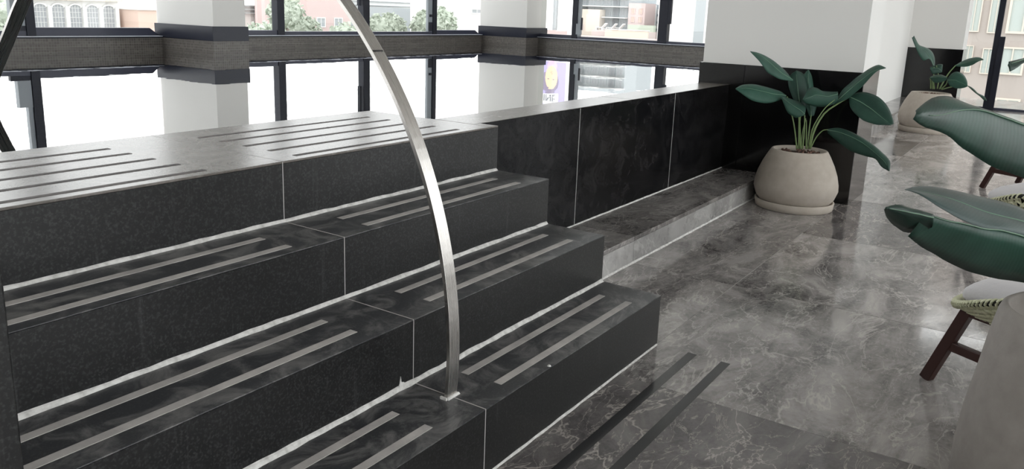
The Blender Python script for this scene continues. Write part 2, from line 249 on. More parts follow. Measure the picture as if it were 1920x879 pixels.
(1,'leaf',[[[11.92,1.109,0.878],[11.966,1.08,0.904],[11.992,1.048,0.93],[12.007,1.013,0.952],[12.012,0.974,0.97],[12.007,0.934,0.983],[11.991,0.891,0.993],[11.96,0.848,0.991],[11.903,0.803,0.972]],[[11.898,1.107,0.875],[11.896,1.069,0.89],[11.895,1.031,0.905],[11.893,0.993,0.919],[11.891,0.956,0.934],[11.889,0.919,0.949],[11.887,0.88,0.958],[11.884,0.841,0.964],[11.881,0.802,0.971]],[[11.889,1.101,0.866],[11.868,1.057,0.866],[11.854,1.014,0.866],[11.846,0.974,0.872],[11.843,0.935,0.886],[11.842,0.9,0.905],[11.846,0.869,0.932],[11.854,0.837,0.953],[11.871,0.8,0.966]]]),
(1,'leaf',[[[11.704,1.359,0.715],[11.744,1.341,0.728],[11.768,1.322,0.741],[11.782,1.298,0.746],[11.789,1.273,0.749],[11.788,1.246,0.753],[11.776,1.22,0.747],[11.754,1.192,0.738],[11.715,1.163,0.729]],[[11.686,1.356,0.712],[11.688,1.332,0.716],[11.69,1.307,0.72],[11.692,1.283,0.723],[11.694,1.259,0.727],[11.694,1.234,0.726],[11.695,1.209,0.725],[11.696,1.185,0.724],[11.697,1.16,0.723]],[[11.682,1.35,0.698],[11.667,1.325,0.677],[11.656,1.301,0.656],[11.654,1.275,0.651],[11.658,1.247,0.656],[11.663,1.219,0.661],[11.671,1.194,0.673],[11.68,1.171,0.687],[11.691,1.158,0.712]]]),
(1,'leaf',[[[11.825,1.17,0.695],[11.865,1.153,0.739],[11.891,1.128,0.777],[11.913,1.089,0.798],[11.921,1.046,0.79],[11.917,1.001,0.765],[11.892,0.967,0.726],[11.853,0.94,0.681],[11.786,0.924,0.632]],[[11.806,1.167,0.687],[11.804,1.135,0.69],[11.803,1.104,0.692],[11.8,1.073,0.692],[11.795,1.042,0.681],[11.79,1.011,0.671],[11.783,0.981,0.659],[11.776,0.952,0.645],[11.768,0.922,0.63]],[[11.8,1.164,0.676],[11.773,1.141,0.645],[11.753,1.117,0.616],[11.747,1.082,0.605],[11.742,1.048,0.594],[11.743,1.014,0.595],[11.747,0.981,0.6],[11.753,0.95,0.61],[11.763,0.921,0.627]]]),
(1,'leaf',[[[11.84,0.926,0.633],[11.846,0.892,0.621],[11.838,0.86,0.602],[11.821,0.83,0.578],[11.798,0.8,0.553],[11.776,0.765,0.54],[11.75,0.73,0.528],[11.711,0.702,0.507],[11.654,0.678,0.478]],[[11.829,0.924,0.63],[11.806,0.892,0.612],[11.784,0.861,0.594],[11.759,0.831,0.571],[11.733,0.802,0.548],[11.709,0.773,0.528],[11.687,0.742,0.51],[11.664,0.711,0.492],[11.641,0.68,0.475]],[[11.83,0.92,0.623],[11.805,0.89,0.6],[11.78,0.86,0.578],[11.756,0.83,0.557],[11.733,0.798,0.538],[11.71,0.767,0.52],[11.686,0.738,0.498],[11.661,0.709,0.477],[11.64,0.68,0.471]]]),
(1,'petiole',[[11.781,1.339,0.565],[11.739,1.346,0.658],[11.684,1.354,0.698]],0.009),
(1,'petiole',[[11.807,1.299,0.563],[11.761,1.315,0.659],[11.738,1.333,0.843]],0.009),
(1,'petiole',[[11.828,1.267,0.565],[11.804,1.266,0.699],[11.76,1.31,0.866]],0.008),
(1,'petiole',[[11.796,1.315,0.563],[11.75,1.323,0.64],[11.697,1.335,0.698]],0.008),
(1,'petiole',[[11.844,1.243,0.562],[11.876,1.179,0.749],[11.898,1.107,0.875]],0.009),
(1,'petiole',[[11.854,1.227,0.563],[11.845,1.176,0.628],[11.807,1.163,0.684]],0.009),
(1,'petiole',[[11.859,1.219,0.559],[11.917,1.063,0.614],[11.944,0.933,0.623]],0.008),
(2,'leaf',[[[2.989,-0.049,1.025],[2.975,-0.024,1.038],[2.952,0.001,1.052],[2.922,0.027,1.061],[2.889,0.053,1.071],[2.854,0.078,1.081],[2.816,0.102,1.092],[2.776,0.126,1.104],[2.734,0.15,1.115],[2.69,0.172,1.126],[2.644,0.194,1.137],[2.595,0.215,1.149],[2.545,0.235,1.162],[2.49,0.255,1.166],[2.431,0.271,1.162],[2.37,0.282,1.15],[2.301,0.289,1.137]],[[2.965,-0.05,1.021],[2.923,-0.026,1.038],[2.881,-0.002,1.054],[2.837,0.022,1.066],[2.793,0.045,1.076],[2.75,0.068,1.086],[2.707,0.091,1.098],[2.665,0.113,1.108],[2.622,0.134,1.119],[2.58,0.155,1.128],[2.537,0.176,1.133],[2.493,0.195,1.133],[2.449,0.214,1.13],[2.405,0.231,1.125],[2.362,0.248,1.123],[2.32,0.266,1.127],[2.279,0.284,1.131]],[[2.963,-0.058,0.966],[2.925,-0.045,0.941],[2.885,-0.031,0.918],[2.843,-0.013,0.905],[2.8,0.015,0.916],[2.757,0.043,0.929],[2.714,0.07,0.943],[2.671,0.096,0.956],[2.628,0.121,0.972],[2.586,0.145,0.992],[2.544,0.168,1.012],[2.502,0.19,1.031],[2.462,0.209,1.055],[2.419,0.229,1.073],[2.372,0.251,1.085],[2.325,0.272,1.097],[2.279,0.289,1.117]]]),
(2,'leaf',[[[2.789,-0.084,0.72],[2.77,-0.063,0.731],[2.748,-0.041,0.742],[2.724,-0.02,0.754],[2.7,0.001,0.766],[2.675,0.023,0.775],[2.648,0.044,0.784],[2.62,0.065,0.792],[2.591,0.085,0.797],[2.562,0.106,0.802],[2.533,0.126,0.811],[2.503,0.146,0.82],[2.472,0.165,0.827],[2.441,0.184,0.835],[2.409,0.203,0.845],[2.377,0.221,0.855],[2.341,0.239,0.863]],[[2.782,-0.084,0.719],[2.754,-0.063,0.731],[2.726,-0.041,0.744],[2.699,-0.02,0.757],[2.671,0.001,0.77],[2.643,0.022,0.781],[2.615,0.043,0.789],[2.586,0.063,0.798],[2.557,0.084,0.802],[2.528,0.104,0.807],[2.5,0.124,0.816],[2.472,0.143,0.824],[2.444,0.163,0.831],[2.416,0.182,0.837],[2.389,0.201,0.846],[2.362,0.219,0.855],[2.335,0.238,0.862]],[[2.8,-0.102,0.605],[2.814,-0.078,0.601],[2.812,-0.052,0.601],[2.804,-0.026,0.602],[2.79,-0.001,0.605],[2.772,0.025,0.609],[2.749,0.051,0.613],[2.724,0.077,0.621],[2.695,0.102,0.631],[2.663,0.127,0.642],[2.628,0.15,0.658],[2.59,0.173,0.676],[2.549,0.195,0.696],[2.505,0.215,0.719],[2.455,0.235,0.74],[2.401,0.252,0.766],[2.335,0.266,0.796]]]),
(2,'leaf',[[[2.348,0.215,0.863],[2.344,0.227,0.866],[2.336,0.238,0.87],[2.326,0.248,0.874],[2.315,0.259,0.877],[2.303,0.27,0.881],[2.29,0.28,0.886],[2.276,0.29,0.891],[2.26,0.299,0.892],[2.242,0.308,0.891],[2.221,0.316,0.889]],[[2.343,0.214,0.856],[2.33,0.224,0.859],[2.317,0.234,0.863],[2.305,0.245,0.867],[2.292,0.255,0.87],[2.28,0.265,0.873],[2.267,0.275,0.877],[2.254,0.285,0.88],[2.242,0.295,0.883],[2.229,0.305,0.886],[2.216,0.315,0.888]],[[2.358,0.214,0.826],[2.381,0.229,0.813],[2.388,0.243,0.804],[2.387,0.257,0.797],[2.381,0.271,0.796],[2.37,0.284,0.799],[2.354,0.296,0.81],[2.333,0.307,0.822],[2.308,0.315,0.838],[2.277,0.32,0.857],[2.235,0.32,0.881]]]),
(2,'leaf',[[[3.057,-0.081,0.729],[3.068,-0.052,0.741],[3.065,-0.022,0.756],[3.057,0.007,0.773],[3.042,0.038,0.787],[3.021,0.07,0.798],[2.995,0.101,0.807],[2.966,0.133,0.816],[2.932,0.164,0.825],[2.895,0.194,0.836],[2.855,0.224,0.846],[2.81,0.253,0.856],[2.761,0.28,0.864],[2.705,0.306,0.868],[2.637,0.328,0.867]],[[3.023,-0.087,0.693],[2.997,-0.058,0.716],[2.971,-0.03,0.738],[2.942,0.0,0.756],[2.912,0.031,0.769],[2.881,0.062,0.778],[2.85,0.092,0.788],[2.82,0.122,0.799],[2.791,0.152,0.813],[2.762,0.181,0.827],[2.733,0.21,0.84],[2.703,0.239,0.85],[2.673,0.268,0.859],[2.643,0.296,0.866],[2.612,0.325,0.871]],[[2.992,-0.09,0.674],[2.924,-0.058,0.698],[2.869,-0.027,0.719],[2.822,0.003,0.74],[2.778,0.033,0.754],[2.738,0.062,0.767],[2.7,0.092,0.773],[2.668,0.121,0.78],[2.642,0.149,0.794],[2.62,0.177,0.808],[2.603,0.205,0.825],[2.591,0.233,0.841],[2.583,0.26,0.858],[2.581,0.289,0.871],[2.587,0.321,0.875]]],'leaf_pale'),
(2,'leaf',[[[2.809,0.039,1.3],[2.81,0.051,1.297],[2.8,0.062,1.294],[2.785,0.072,1.289],[2.765,0.08,1.28],[2.739,0.087,1.272],[2.708,0.097,1.269],[2.672,0.107,1.266],[2.624,0.116,1.264]],[[2.796,0.038,1.291],[2.772,0.048,1.287],[2.749,0.059,1.284],[2.726,0.069,1.28],[2.702,0.078,1.275],[2.679,0.088,1.269],[2.656,0.097,1.265],[2.633,0.107,1.261],[2.611,0.116,1.255]],[[2.788,0.035,1.273],[2.755,0.046,1.272],[2.726,0.057,1.271],[2.7,0.067,1.269],[2.676,0.076,1.264],[2.655,0.085,1.259],[2.635,0.092,1.251],[2.619,0.1,1.244],[2.606,0.109,1.238]]]),
(2,'petiole',[[2.603,-0.113,0.583],[2.877,-0.107,0.788],[2.965,-0.049,1.024]],0.009),
(2,'petiole',[[2.576,-0.106,0.59],[2.723,-0.118,0.646],[2.782,-0.084,0.72]],0.009),
(2,'petiole',[[2.647,-0.127,0.573],[2.916,-0.129,0.648],[2.963,-0.087,0.698]],0.009),
(2,'petiole',[[2.701,-0.123,0.556],[2.831,-0.081,0.906],[2.796,0.038,1.291]],0.009)
]

# ------------------------------------------------------------------ the setting
Z1, Z2, Z3, Z4 = .839, .632, .427, .220          # platform and the three treads
Y1, Y2, Y3, Y4 = 2.082, 1.797, 1.504, 1.2255     # riser fronts
YW, YC, YL, ZL = 2.183, 2.42, 1.807, .154        # pool wall face, coping back, ledge face, ledge height
XL, XE, XJ, XC = .49, 2.982, 1.738, 6.377        # stair left end, right end, panel joint, pillar face
YR, XR = 7.60, 10.68                             # rear and right pool walls

floor = tag(MB().box(-6, 18.3, -4.7, YW + .3, -.12, -.0015).make('floor', 'grout'), 'polished grey-brown marble floor of large veined tiles beside the pool steps', 'floor', kind='structure')
xs = [-6.69 + 1.33 * i for i in range(20)]; ys = [1.2255 - 1.2 * j for j in range(6)]
for i in range(len(xs) - 1):
    for j in range(-1, len(ys) - 1):
        y1 = YL if j < 0 else ys[j]; y0 = ys[0] if j < 0 else ys[j + 1]
        a, b = max(xs[i], -6), min(xs[i + 1], 18.3)
        if j < 0 and b < XE: continue
        if b < .2 and j > 0: continue
        MB().box(a + .0016, b - .0016, y0 + .0016, y1 - .0016, -.0014, 0).make('floor_tile', 'marble_floor_dark' if (i, j) in ((6, 0), (9, 0), (8, 1), (11, 1), (12, -1)) else 'marble_floor', floor)
for y in (1.068, .927):
    for a, b in ((.62, 1.58), (1.88, 2.985)):
        MB().box(a, b, y - .019, y + .019, -.01, .0008).make('inlay_strip', 'strip_floor', floor)
tag(box('ceiling', 'plaster', -6, 18.3, -4.7, 8, 5.2, 5.35), 'white ceiling over the indoor pool', 'ceiling', kind='structure')  # unseen, set high so taller windows let in more light

# pool wall: granite panels, coping, caulk
pw = tag(empty('wall_pool', (4.7, YW, 0)), 'black granite pool wall with wet coping, pale sheen put into its colour, right of the steps', 'wall', kind='structure')
for a, b in ((XE + .001, 3.93), (3.93, 5.28), (5.28, XC)):
    MB().box(a + .0015, b - .0015, YW, YW + .02, 0, Z1 - .001).make('wall_panel', 'granite_panel', pw, bevel=.0015)
box('wall_core', 'grout', XE + .001, XC, YW + .006, YC - .022, -.4, Z1 - .03, pw)
box('inner_panel', 'granite_panel', 2.93, XC, YC - .02, YC, -.4, Z1 - .004, pw)
for a, b in ((2.932, 4.6), (4.6, XC)):
    MB().box(a + .001, b - .001, YW + .001, YC, Z1 - .028, Z1).make('coping_slab', 'granite_deck', pw, bevel=.003)
def caulk(parent, x0, x1, y, z, r=.009, ax='x', name='caulk_line'):
    """an uneven white bead along the corner at y, z"""
    n = max(2, int(abs(x1 - x0) / .05)); rows = []
    for i in range(n + 1):
        t = x0 + (x1 - x0) * i / n; q = r * random.uniform(.75, 1.2); h = r * random.uniform(.75, 1.15)
        rows.append([(t, y - q, z), (t, y - q * .5, z + h * .7), (t, y, z + h), (t, y + .001, z)] if ax == 'x' else [(y - q, t, z), (y - q * .5, t, z + h * .7), (y, t, z + h), (y + .001, t, z)])
    return MB().grid(rows).make(name, 'caulk', parent)
caulk(pw, 3.1, XC, YW, ZL, .007)
for x in (3.93, 5.28): box('panel_joint', 'caulk', x - .0015, x + .0015, YW - .0004, YW + .003, ZL, Z1 - .004, pw)
# ledge in front of the wall
lg = tag(empty('trim_1', (4.7, YL, 0)), 'low grey marble ledge along the foot of the black pool wall', 'ledge', kind='structure')
for a, b in ((XE, 3.95), (3.95, 5.28), (5.28, XC)):
    MB().box(a + .001, b - .001, YL, YW, ZL - .025, ZL).make('ledge_slab', 'marble_ledge', lg, bevel=.002)
    MB().box(a + .001, b - .001, YL, YL + .02, .0, ZL - .0255).make('ledge_riser', 'marble_ledge_front', lg)
caulk(lg, XE + .004, XC, YL, 0, .008)
lg2 = tag(empty('trim_2', (11, YL, 0)), 'low grey marble ledge running to the far black pillar base', 'ledge', kind='structure')
for a, b in ((6.95, 9.6), (9.6, 12.4), (12.4, 15.3)):
    MB().box(a + .001, b - .001, YL, YW, ZL - .025, ZL).make('ledge_slab', 'marble_ledge', lg2, bevel=.002)
    MB().box(a + .001, b - .001, YL, YL + .02, 0, ZL - .0255).make('ledge_riser', 'marble_ledge_front', lg2)
pw2 = tag(empty('wall_side', (12, YW, 0)), 'plain wall behind the pillars beyond the pool corner', 'wall', kind='structure')
box('wall_panel', 'granite_panel', 6.95, XR, YW, YC, 0, Z1, pw2); box('plaster_face', 'plaster', XR, 18.3, YW, YC, 0, 5.2, pw2)

# pillars: black stone base, plaster shaft
def pillar(label, x0, x1, y0, y1, zb, joints=(), z0=0, band=None, stone='granite_base'):
    p = tag(empty('pillar', (x0, y0, z0)), label, 'pillar', kind='structure')
    if band:
        box('mosaic_foot', 'mosaic', x0 + .004, x1 - .004, y0 + .004, y1, -.3, band, p); box('stone_band', 'granite_band', x0, x1, y0, y1, band, zb, p, .002)
    else:
        edges = [y0] + list(joints) + [y1]
        for a, b in zip(edges, edges[1:]): box('base_panel', stone, x0, x1, a + (.001 if a > y0 else 0), b - (.001 if b < y1 else 0), z0, zb, p, .003)
    box('plaster_shaft', 'plaster', x0 + .022, x1 - .022, y0 + .018, y1 - .02, zb, 5.2, p); return p
pillar('wide white pillar on a black stone base behind the nearer potted plant', XC, 6.95, 1.170, 2.4475, 1.003, (2.066,))
pillar('white pillar on a black stone base behind the farther potted plant', 15.3, 15.95, 1.34, 2.624, 1.003)
pillar('dark granite pillar base at the left end of the steps', -2.6, XL, 1.185, 2.447, 1.003, stone='granite_riser')
pillar('white pillar with black band standing in the pool, left of the steel handrail', 4.848, 5.262, 6.755, 7.715, 1.111, band=.971)
pillar('white pillar with black band in the far corner of the pool', 10.345, 10.95, 6.755, 7.665, 1.12, band=.971)

# pool basin and water
tag(box('wall_pool_floor', 'mosaic', -6, XR + .2, 2.3, YR + .2, -.42, -.40), 'tiled floor of the pool under the water', 'pool floor', kind='structure')
tag(MB().grid([[(x, y, .8335) for x in (-6, XR - .002)] for y in (2.40, YR - .002)]).make('pool_water', 'water'), 'still pool water mirroring the bright windows and pillars', 'water', kind='stuff')
rw = tag(box('wall_rear', 'mosaic', -6, XR, YR, YR + .22, -.4, .968), 'small-tiled parapet under the rear windows of the pool', 'wall', kind='structure')
for a, b in ((-6, 4.848), (5.262, 10.345)):
    box('sill_slab', 'sill_lit', a, b, YR - .022, YR + .24, .979, .985, rw, .001)
    box('sill_lip', 'frame_dark', a, b, YR - .021, YR + .2, .968, .979, rw)
xw = tag(box('wall_right', 'mosaic', XR, XR + .2, 2.42, 6.755, -.4, .968), 'small-tiled parapet under the right-hand pool windows', 'wall', kind='structure')
box('sill_slab', 'sill_lit', XR - .022, XR + .22, 2.42, 6.755, .979, .985, xw, .001); box('sill_lip', 'frame_dark', XR - .021, XR + .2, 2.42, 6.755, .968, .979, xw)
tag(box('wall_left', 'plaster', -6.15, -6, -4.7, YR + .2, -.4, 5.2), 'plain white wall far left of the pool', 'wall', kind='structure')
tag(box('wall_front', 'plaster', -6, -4.0, -4.85, -4.7, 0, 5.2), 'plain white wall opposite the pool steps', 'wall', kind='structure')

# windows
WN = [0]
def window(axis, at, a, b, zb, zt, label, stile=.075, rail=None, sash=(), glass_at=.03, mitre=0, head=.07, depth=.09):
    """one fixed window: a dark rail, a dark stile at its right end, a head, a pane and any opening-sash stiles. axis: the direction along it"""
    WN[0] += 1
    P = (lambda h, d, z: (h, at + d, z)) if axis == 'x' else (lambda h, d, z: (at + d, h, z))
    def bx(name, mt, h0, h1, d0, d1, z0, z1, par, **k):
        u, v = P(h0, d0, z0), P(h1, d1, z1); return MB().box(min(u[0], v[0]), max(u[0], v[0]), min(u[1], v[1]), max(u[1], v[1]), z0, z1).make(name, mt, par, **k)
    sg = 1 if b > a else -1
    root = tag(empty('window_%d' % WN[0], P((a + b) / 2, 0, zb)), label, 'window', kind='structure')
    z_r = zb + (rail or .045)
    e = b - (mitre if b > a else -mitre)
    MB().prism([P(a, 0, zb), P(b, 0, zb), P(e, 0, z_r), P(a, 0, z_r)], Vector(P(0, depth, 0)) - Vector(P(0, 0, 0))).make('bottom_rail', 'frame_rail_lit', root)
    bx('head_rail', 'frame_dark', a, b, 0, depth, zt - head, zt, root)
    if stile: bx('stile', 'frame_dark', b - sg * stile, b, -.012, depth, zb, zt, root, bevel=.002)
    bx('pane', 'glass', a, b - sg * stile, glass_at, glass_at + .008, z_r - .01, zt - head + .01, root)
    for nm, mt, h0, h1, d0, d1, z0, z1 in sash: bx(nm, mt, h0, h1, d0, d1, z0, z1, root)
    return root
ZB, ZT = .985, 5.15  # unseen window heads raised to let in more daylight
YG = 7.65
window('x', YG, -5.9, -1.0, ZB, ZT, 'rear pool window farthest left, outside the frame')
window('x', YG, -1.0, 3.65, ZB, ZT, 'rear pool window behind the dark end of the handrail', .078, sash=(('sash_stile', 'frame_grey', 3.53, 3.568, .01, .06, 1.32, ZT - .08), ('sash_panel', 'frame_grey', 3.455, 3.568, .0, .06, 1.075, 1.32), ('sash_foot', 'frame_dark', 3.40, 3.57, .0, .04, 1.03, 1.075)))
window('x', YG, 3.65, 4.86, ZB, ZT, 'rear pool window showing the arched building', 0, .076, mitre=.105)
window('x', YG, 5.25, 6.47, ZB, ZT, 'rear pool window just right of the banded pool pillar', .105, .055)
window('x', YG, 6.47, 7.893, ZB, ZT, 'rear pool window with the red building outside', .118, .042, sash=(('sash_stile', 'frame_dark', 7.70, 7.745, -.006, .03, 1.36, ZT - .08),))
window('x', YG, 7.893, 9.29, ZB, ZT, 'rear pool window with trees outside', .088, .040, sash=(('sash_stile', 'frame_grey', 9.10, 9.196, .0, .04, ZB + .04, ZT - .08), ('sash_lock', 'frame_dark', 9.115, 9.18, -.02, .0, 1.03, 1.16), ('sash_handle', 'frame_dark', 9.13, 9.17, -.03, .0, 1.235, 1.27)))
window('x', YG, 9.29, 10.36, ZB, ZT, 'rear pool window left of the corner pillar, with pale wall outside', 0, .062, mitre=.12)
XG = XR + .06
window('y', XG, 6.80, 6.10, ZB, ZT, 'right pool window beside the corner pillar', .09, .05, sash=())
window('y', XG, 6.10, 4.645, ZB, ZT, 'right pool window showing the balconies and rooftop loungers', .135, .035, sash=(('sash_stile', 'frame_grey', 6.055, 6.11, .0, .05, ZB + .03, ZT - .08), ('sash_block', 'frame_grey', 6.03, 6.11, -.02, .02, 1.05, 1.21), ('sash_catch', 'frame_dark', 6.008, 6.026, -.03, .0, 1.12, 1.30)))
window('y', XG, 4.645, 3.1, ZB, ZT, 'right pool window next to the wide white pillar', .13, .035, sash=(('sash_stile', 'frame_dark', 4.60, 4.643, -.012, .03, 1.26, ZT - .08),))
window('y', XG, 3.1, 2.42, ZB, ZT, 'right pool window hidden behind the wide white pillar', .06)
for a, b in ((1.34, .885), (.885, -.4), (-.4, -2.1), (-2.1, -3.4), (-3.4, -4.7)):
    window('y', 15.97, a, b, 0, 5.2, {1.34: 'narrow facade window just right of the far pillar', .885: 'tall facade window with the dark post at the far end of the floor'}.get(a, 'tall facade window out of view to the right, %d metres along' % abs(a)),   .09, .04,
           sash=(('lower_post', 'frame_dark', .81, .90, -.03, .05, 0, 1.235),) if a == 1.34 else ())
for i in range(10): window('x', -4.75, -4.0 + i * 2.21, -1.79 + i * 2.21, 0, 5.2, 'window of the glazed side opposite the pool, bay %d from the solid wall' % (i + 1), .12, .12)  # unseen glazing, brought nearer and made taller to brighten the room

# ------------------------------------------------------------------ the steps
st = tag(empty('granite_steps', (XJ, Y4, 0)), 'black granite steps with grey anti-slip strips leading up to the pool', 'steps')
BX = ((XL + .002, XJ - .0015), (XJ + .0015, XE))
for a, b in BX:
    end = b > 2
    for yf, yb, z0, z1 in ((Y4, Y3, 0, Z4), (Y3, Y2, Z4, Z3), (Y2, Y1, Z3, Z2), (Y1, None, Z2, Z1)):
        MB().box(a, b, yf, yf + .02, z0, z1 - (.0045 if yb else .0085)).make('riser', 'granite_riser', st)
        if yb: MB().box(a, b, yf - .0006, yb + .02, z1 - .0042, z1).make('tread', 'granite_tread', st, bevel=.0018)
for yf, yb, z1 in ((Y4, Y3, Z4), (Y3, Y2, Z3), (Y2, Y1, Z2)): box('end_panel', 'granite_riser', XE - .021, XE - .0005, yf + .001, YL if z1 < .3 else YW, 0, z1 - .0045, st)
box('end_panel', 'granite_riser', XE - .021, XE - .0005, Y1 + .001, YW, Z2 - .02, Z1 - .0085, st)
for a, b in ((XL + .002, XJ - .0002), (XJ + .0002, 2.93)):
    MB().box(a, b, Y1 - .0006, 2.838, Z1 - .008, Z1).make('deck_slab', 'granite_deck', st, bevel=.002)
MB().box(2.9305, XE, Y1 - .0006, YW, Z1 - .008, Z1).make('deck_slab', 'granite_deck', st, bevel=.002)
box('deck_body', 'granite_riser', XL + .002, 2.93, Y1 + .03, 2.83, -.4, Z1 - .009, st)
for x0, x1 in ((.60, 1.562), (1.885, 2.818)):
    for yf, z in ((Y4, Z4), (Y3, Z3), (Y2, Z2)):
        for dy in (.068, .190):
            y = yf + dy + (0 if z == Z4 else .008 if z == Z3 else -.012)
            MB().box(x0 + random.uniform(-.01, .01), x1, y - .0145, y + .0145, z - .003, z + .0012).make('anti_slip_strip', 'strip_grey', st, bevel=.0008)
for x0, x1 in ((.60, 1.482), (1.836, 2.752)):
    for y in (2.137, 2.270, 2.405, 2.543, 2.672):
        MB().box(x0, x1, y - .011, y + .011, Z1 - .003, Z1 + .001).make('deck_strip', 'strip_deck', st, bevel=.0006)
for y, z, r in ((Y3, Z4, .012), (Y2, Z3, .011), (Y1, Z2, .010), (Y4, 0, .006)): caulk(st, XL + .01, XE - .006, y, z, r)
for yf, z0, z1 in ((Y4, 0, Z4), (Y3, Z4, Z3), (Y2, Z3, Z2), (Y1, Z2, Z1)): box('joint_line', 'grout', XJ - .0014, XJ + .0014, yf - .0006, yf + .01, z0, z1 - .002, st)
for yf, yb, z in ((Y4, Y3, Z4), (Y3, Y2, Z3), (Y2, Y1, Z2)): box('tread_joint', 'grout', XJ - .0013, XJ + .0013, yf, yb, z - .01, z + .0005, st)
sp = MB(); sp.prism([(1.668, Y3 - .004, Z4 + .008), (1.70, Y3 - .004, Z4 + .008), (1.694, Y3 - .003, Z4 + .018), (1.683, Y3 - .002, Z4 + .022), (1.679, Y3 - .002, Z4 + .042), (1.675, Y3 - .002, Z4 + .02)], (0, .003, 0)); sp.make('caulk_spike', 'caulk', st)
for x in (1.20, 1.32, 2.1): sp = MB(); sp.lathe([(.001, Z4), (.007, Z4 + .001), (.004, Z4 + .005), (.0005, Z4 + .006)], x, Y4 + .006, 8); sp.make('caulk_blob', 'caulk', st)

def between(a, b, t): return tuple(a[i] + (b[i] - a[i]) * t for i in range(3))
def smooth_line(p, n):
    """Catmull-Rom through the points"""
    P = [Vector(q) for q in p]; P = [P[0] * 2 - P[1]] + P + [P[-1] * 2 - P[-2]]; out = []
    m = len(P) - 3
    for i in range(n + 1):
        u = m * i / n; k = min(int(u), m - 1); t = u - k; a, b, c, d = P[k:k + 4]
        out.append(.5 * ((2 * b) + (c - a) * t + (2 * a - 5 * b + 4 * c - d) * t * t + (3 * b - a - 3 * c + d) * t * t * t))
    return out

# ------------------------------------------------------------------ the arched handrail
hr = tag(empty('handrail', (1.74, 1.36, Z4)), 'arched flat steel handrail rising from the lowest step over into the pool', 'handrail')
CY, CZ, RO, RI, XA, XB = 2.750, .350, 1.405, 1.392, 1.7165, 1.7635
def arc(r, t): return (CY - r * math.cos(t), CZ + r * math.sin(t))
bar = MB(); T0, T1, NS = -math.asin(.128 / RO), math.pi + .45, 150
near = [arc(RO, T0 + (1.62 - T0) * i / 70) for i in range(71)]
far = [(y, z) for x, y, z in smooth_line([(0, *near[-1]), (0, 3.10, 1.712), (0, 3.42, 1.565), (0, 3.72, 1.352), (0, 3.88, 1.200), (0, 3.98, 1.105), (0, 4.075, 1.012), (0, 4.155, .925), (0, 4.225, .82), (0, 4.28, .68), (0, 4.31, .5), (0, 4.32, .1)], 90)][1:]
path = near + far; rows = []; NS = len(path) - 1
for i, (y, z) in enumerate(path):
    (ya, za), (yb_, zb_) = path[max(i - 1, 0)], path[min(i + 1, NS)]; L = math.hypot(yb_ - ya, zb_ - za); fl = max(0, min(1, (i - 70) / 25)); th = .013 + .002 * fl; xb = XB + .016 * fl; ny, nz = (zb_ - za) / L * th, -(yb_ - ya) / L * th
    rows.append([(XA, y, z), (xb, y, z), (xb, y + ny, z + nz), (XA, y + ny, z + nz)])
for i in range(NS):
    o = len(bar.v)
    if i == 0: bar.v += [tuple(p) for p in rows[0][:4]]; base = 0
    bar.v += [tuple(p) for p in rows[i + 1][:4]]
    a, b = i * 4, (i + 1) * 4
    bar.f += [(a + j, a + (j + 1) % 4, b + (j + 1) % 4, b + j) for j in range(4)]
bar.f += [(0, 1, 2, 3), tuple(NS * 4 + j for j in (3, 2, 1, 0))]
bar.make('steel_bar', 'steel', hr, bevel=.0012)
sl = MB()
for x0, x1, y0, y1 in ((XA - .006, XB + .004, 1.342, 1.3505), (XA - .012, XA - .0002, 1.346, 1.372)): sl.prism([(x0, y0, Z4), (x1, y0, Z4), (x1 - .002, y0 + .003, Z4 + .006), (x0 + .002, y0 + .003, Z4 + .006)], (0, y1 - y0 - .003, 0))
sl.make('base_sealant', 'caulk', hr)
for t in (.67, .86):
    (yo, zo), (yi, zi) = arc(RO + .0006, t), arc(RO + .0006, t + .004)
    MB().add([(XA, yo, zo), (XB - .004, yo, zo), (XB - .004, yi, zi), (XA, yi, zi)], [(0, 1, 2, 3)]).make('weld_line', 'steel_edge', hr, solid=.0008)

# ------------------------------------------------------------------ potted plants
POT = [(.0, .055), (.225, .055), (.243, .070), (.279, .12), (.3, .18), (.297, .225), (.282, .29), (.255, .36), (.222, .425), (.200, .462), (.194, .468), (.184, .468), (.178, .462), (.174, .44), (.17, .40)]
POT2 = [(0, .0), (.284, .0), (.291, .01), (.292, .12), (.281, .25), (.263, .38), (.248, .50), (.238, .558), (.230, .578), (.218, .586), (.211, .580), (.206, .555), (.17, .47)]
def shift(mb, c): mb.v = [(x + c[0], y + c[1], z + c[2]) for x, y, z in mb.v]; return mb
PL = [((6.035, 1.488, 0), 1.0, 'pot_beige', 'leaf', 'broad-leaved green plant in a round beige pot before the black pillar base', .055),
      ((11.788, 1.328, 0), 1.19, 'pot_beige', 'leaf', 'potted plant far back beside the second black pillar base, smaller in view', .055),
      ((2.640, -.200, 0), 1.15, 'pot_beige_shaded', 'leaf_shade', 'large beige planter darkened for shade, cut by the right edge, big leaves hanging before the chair', .055)]
roots = []
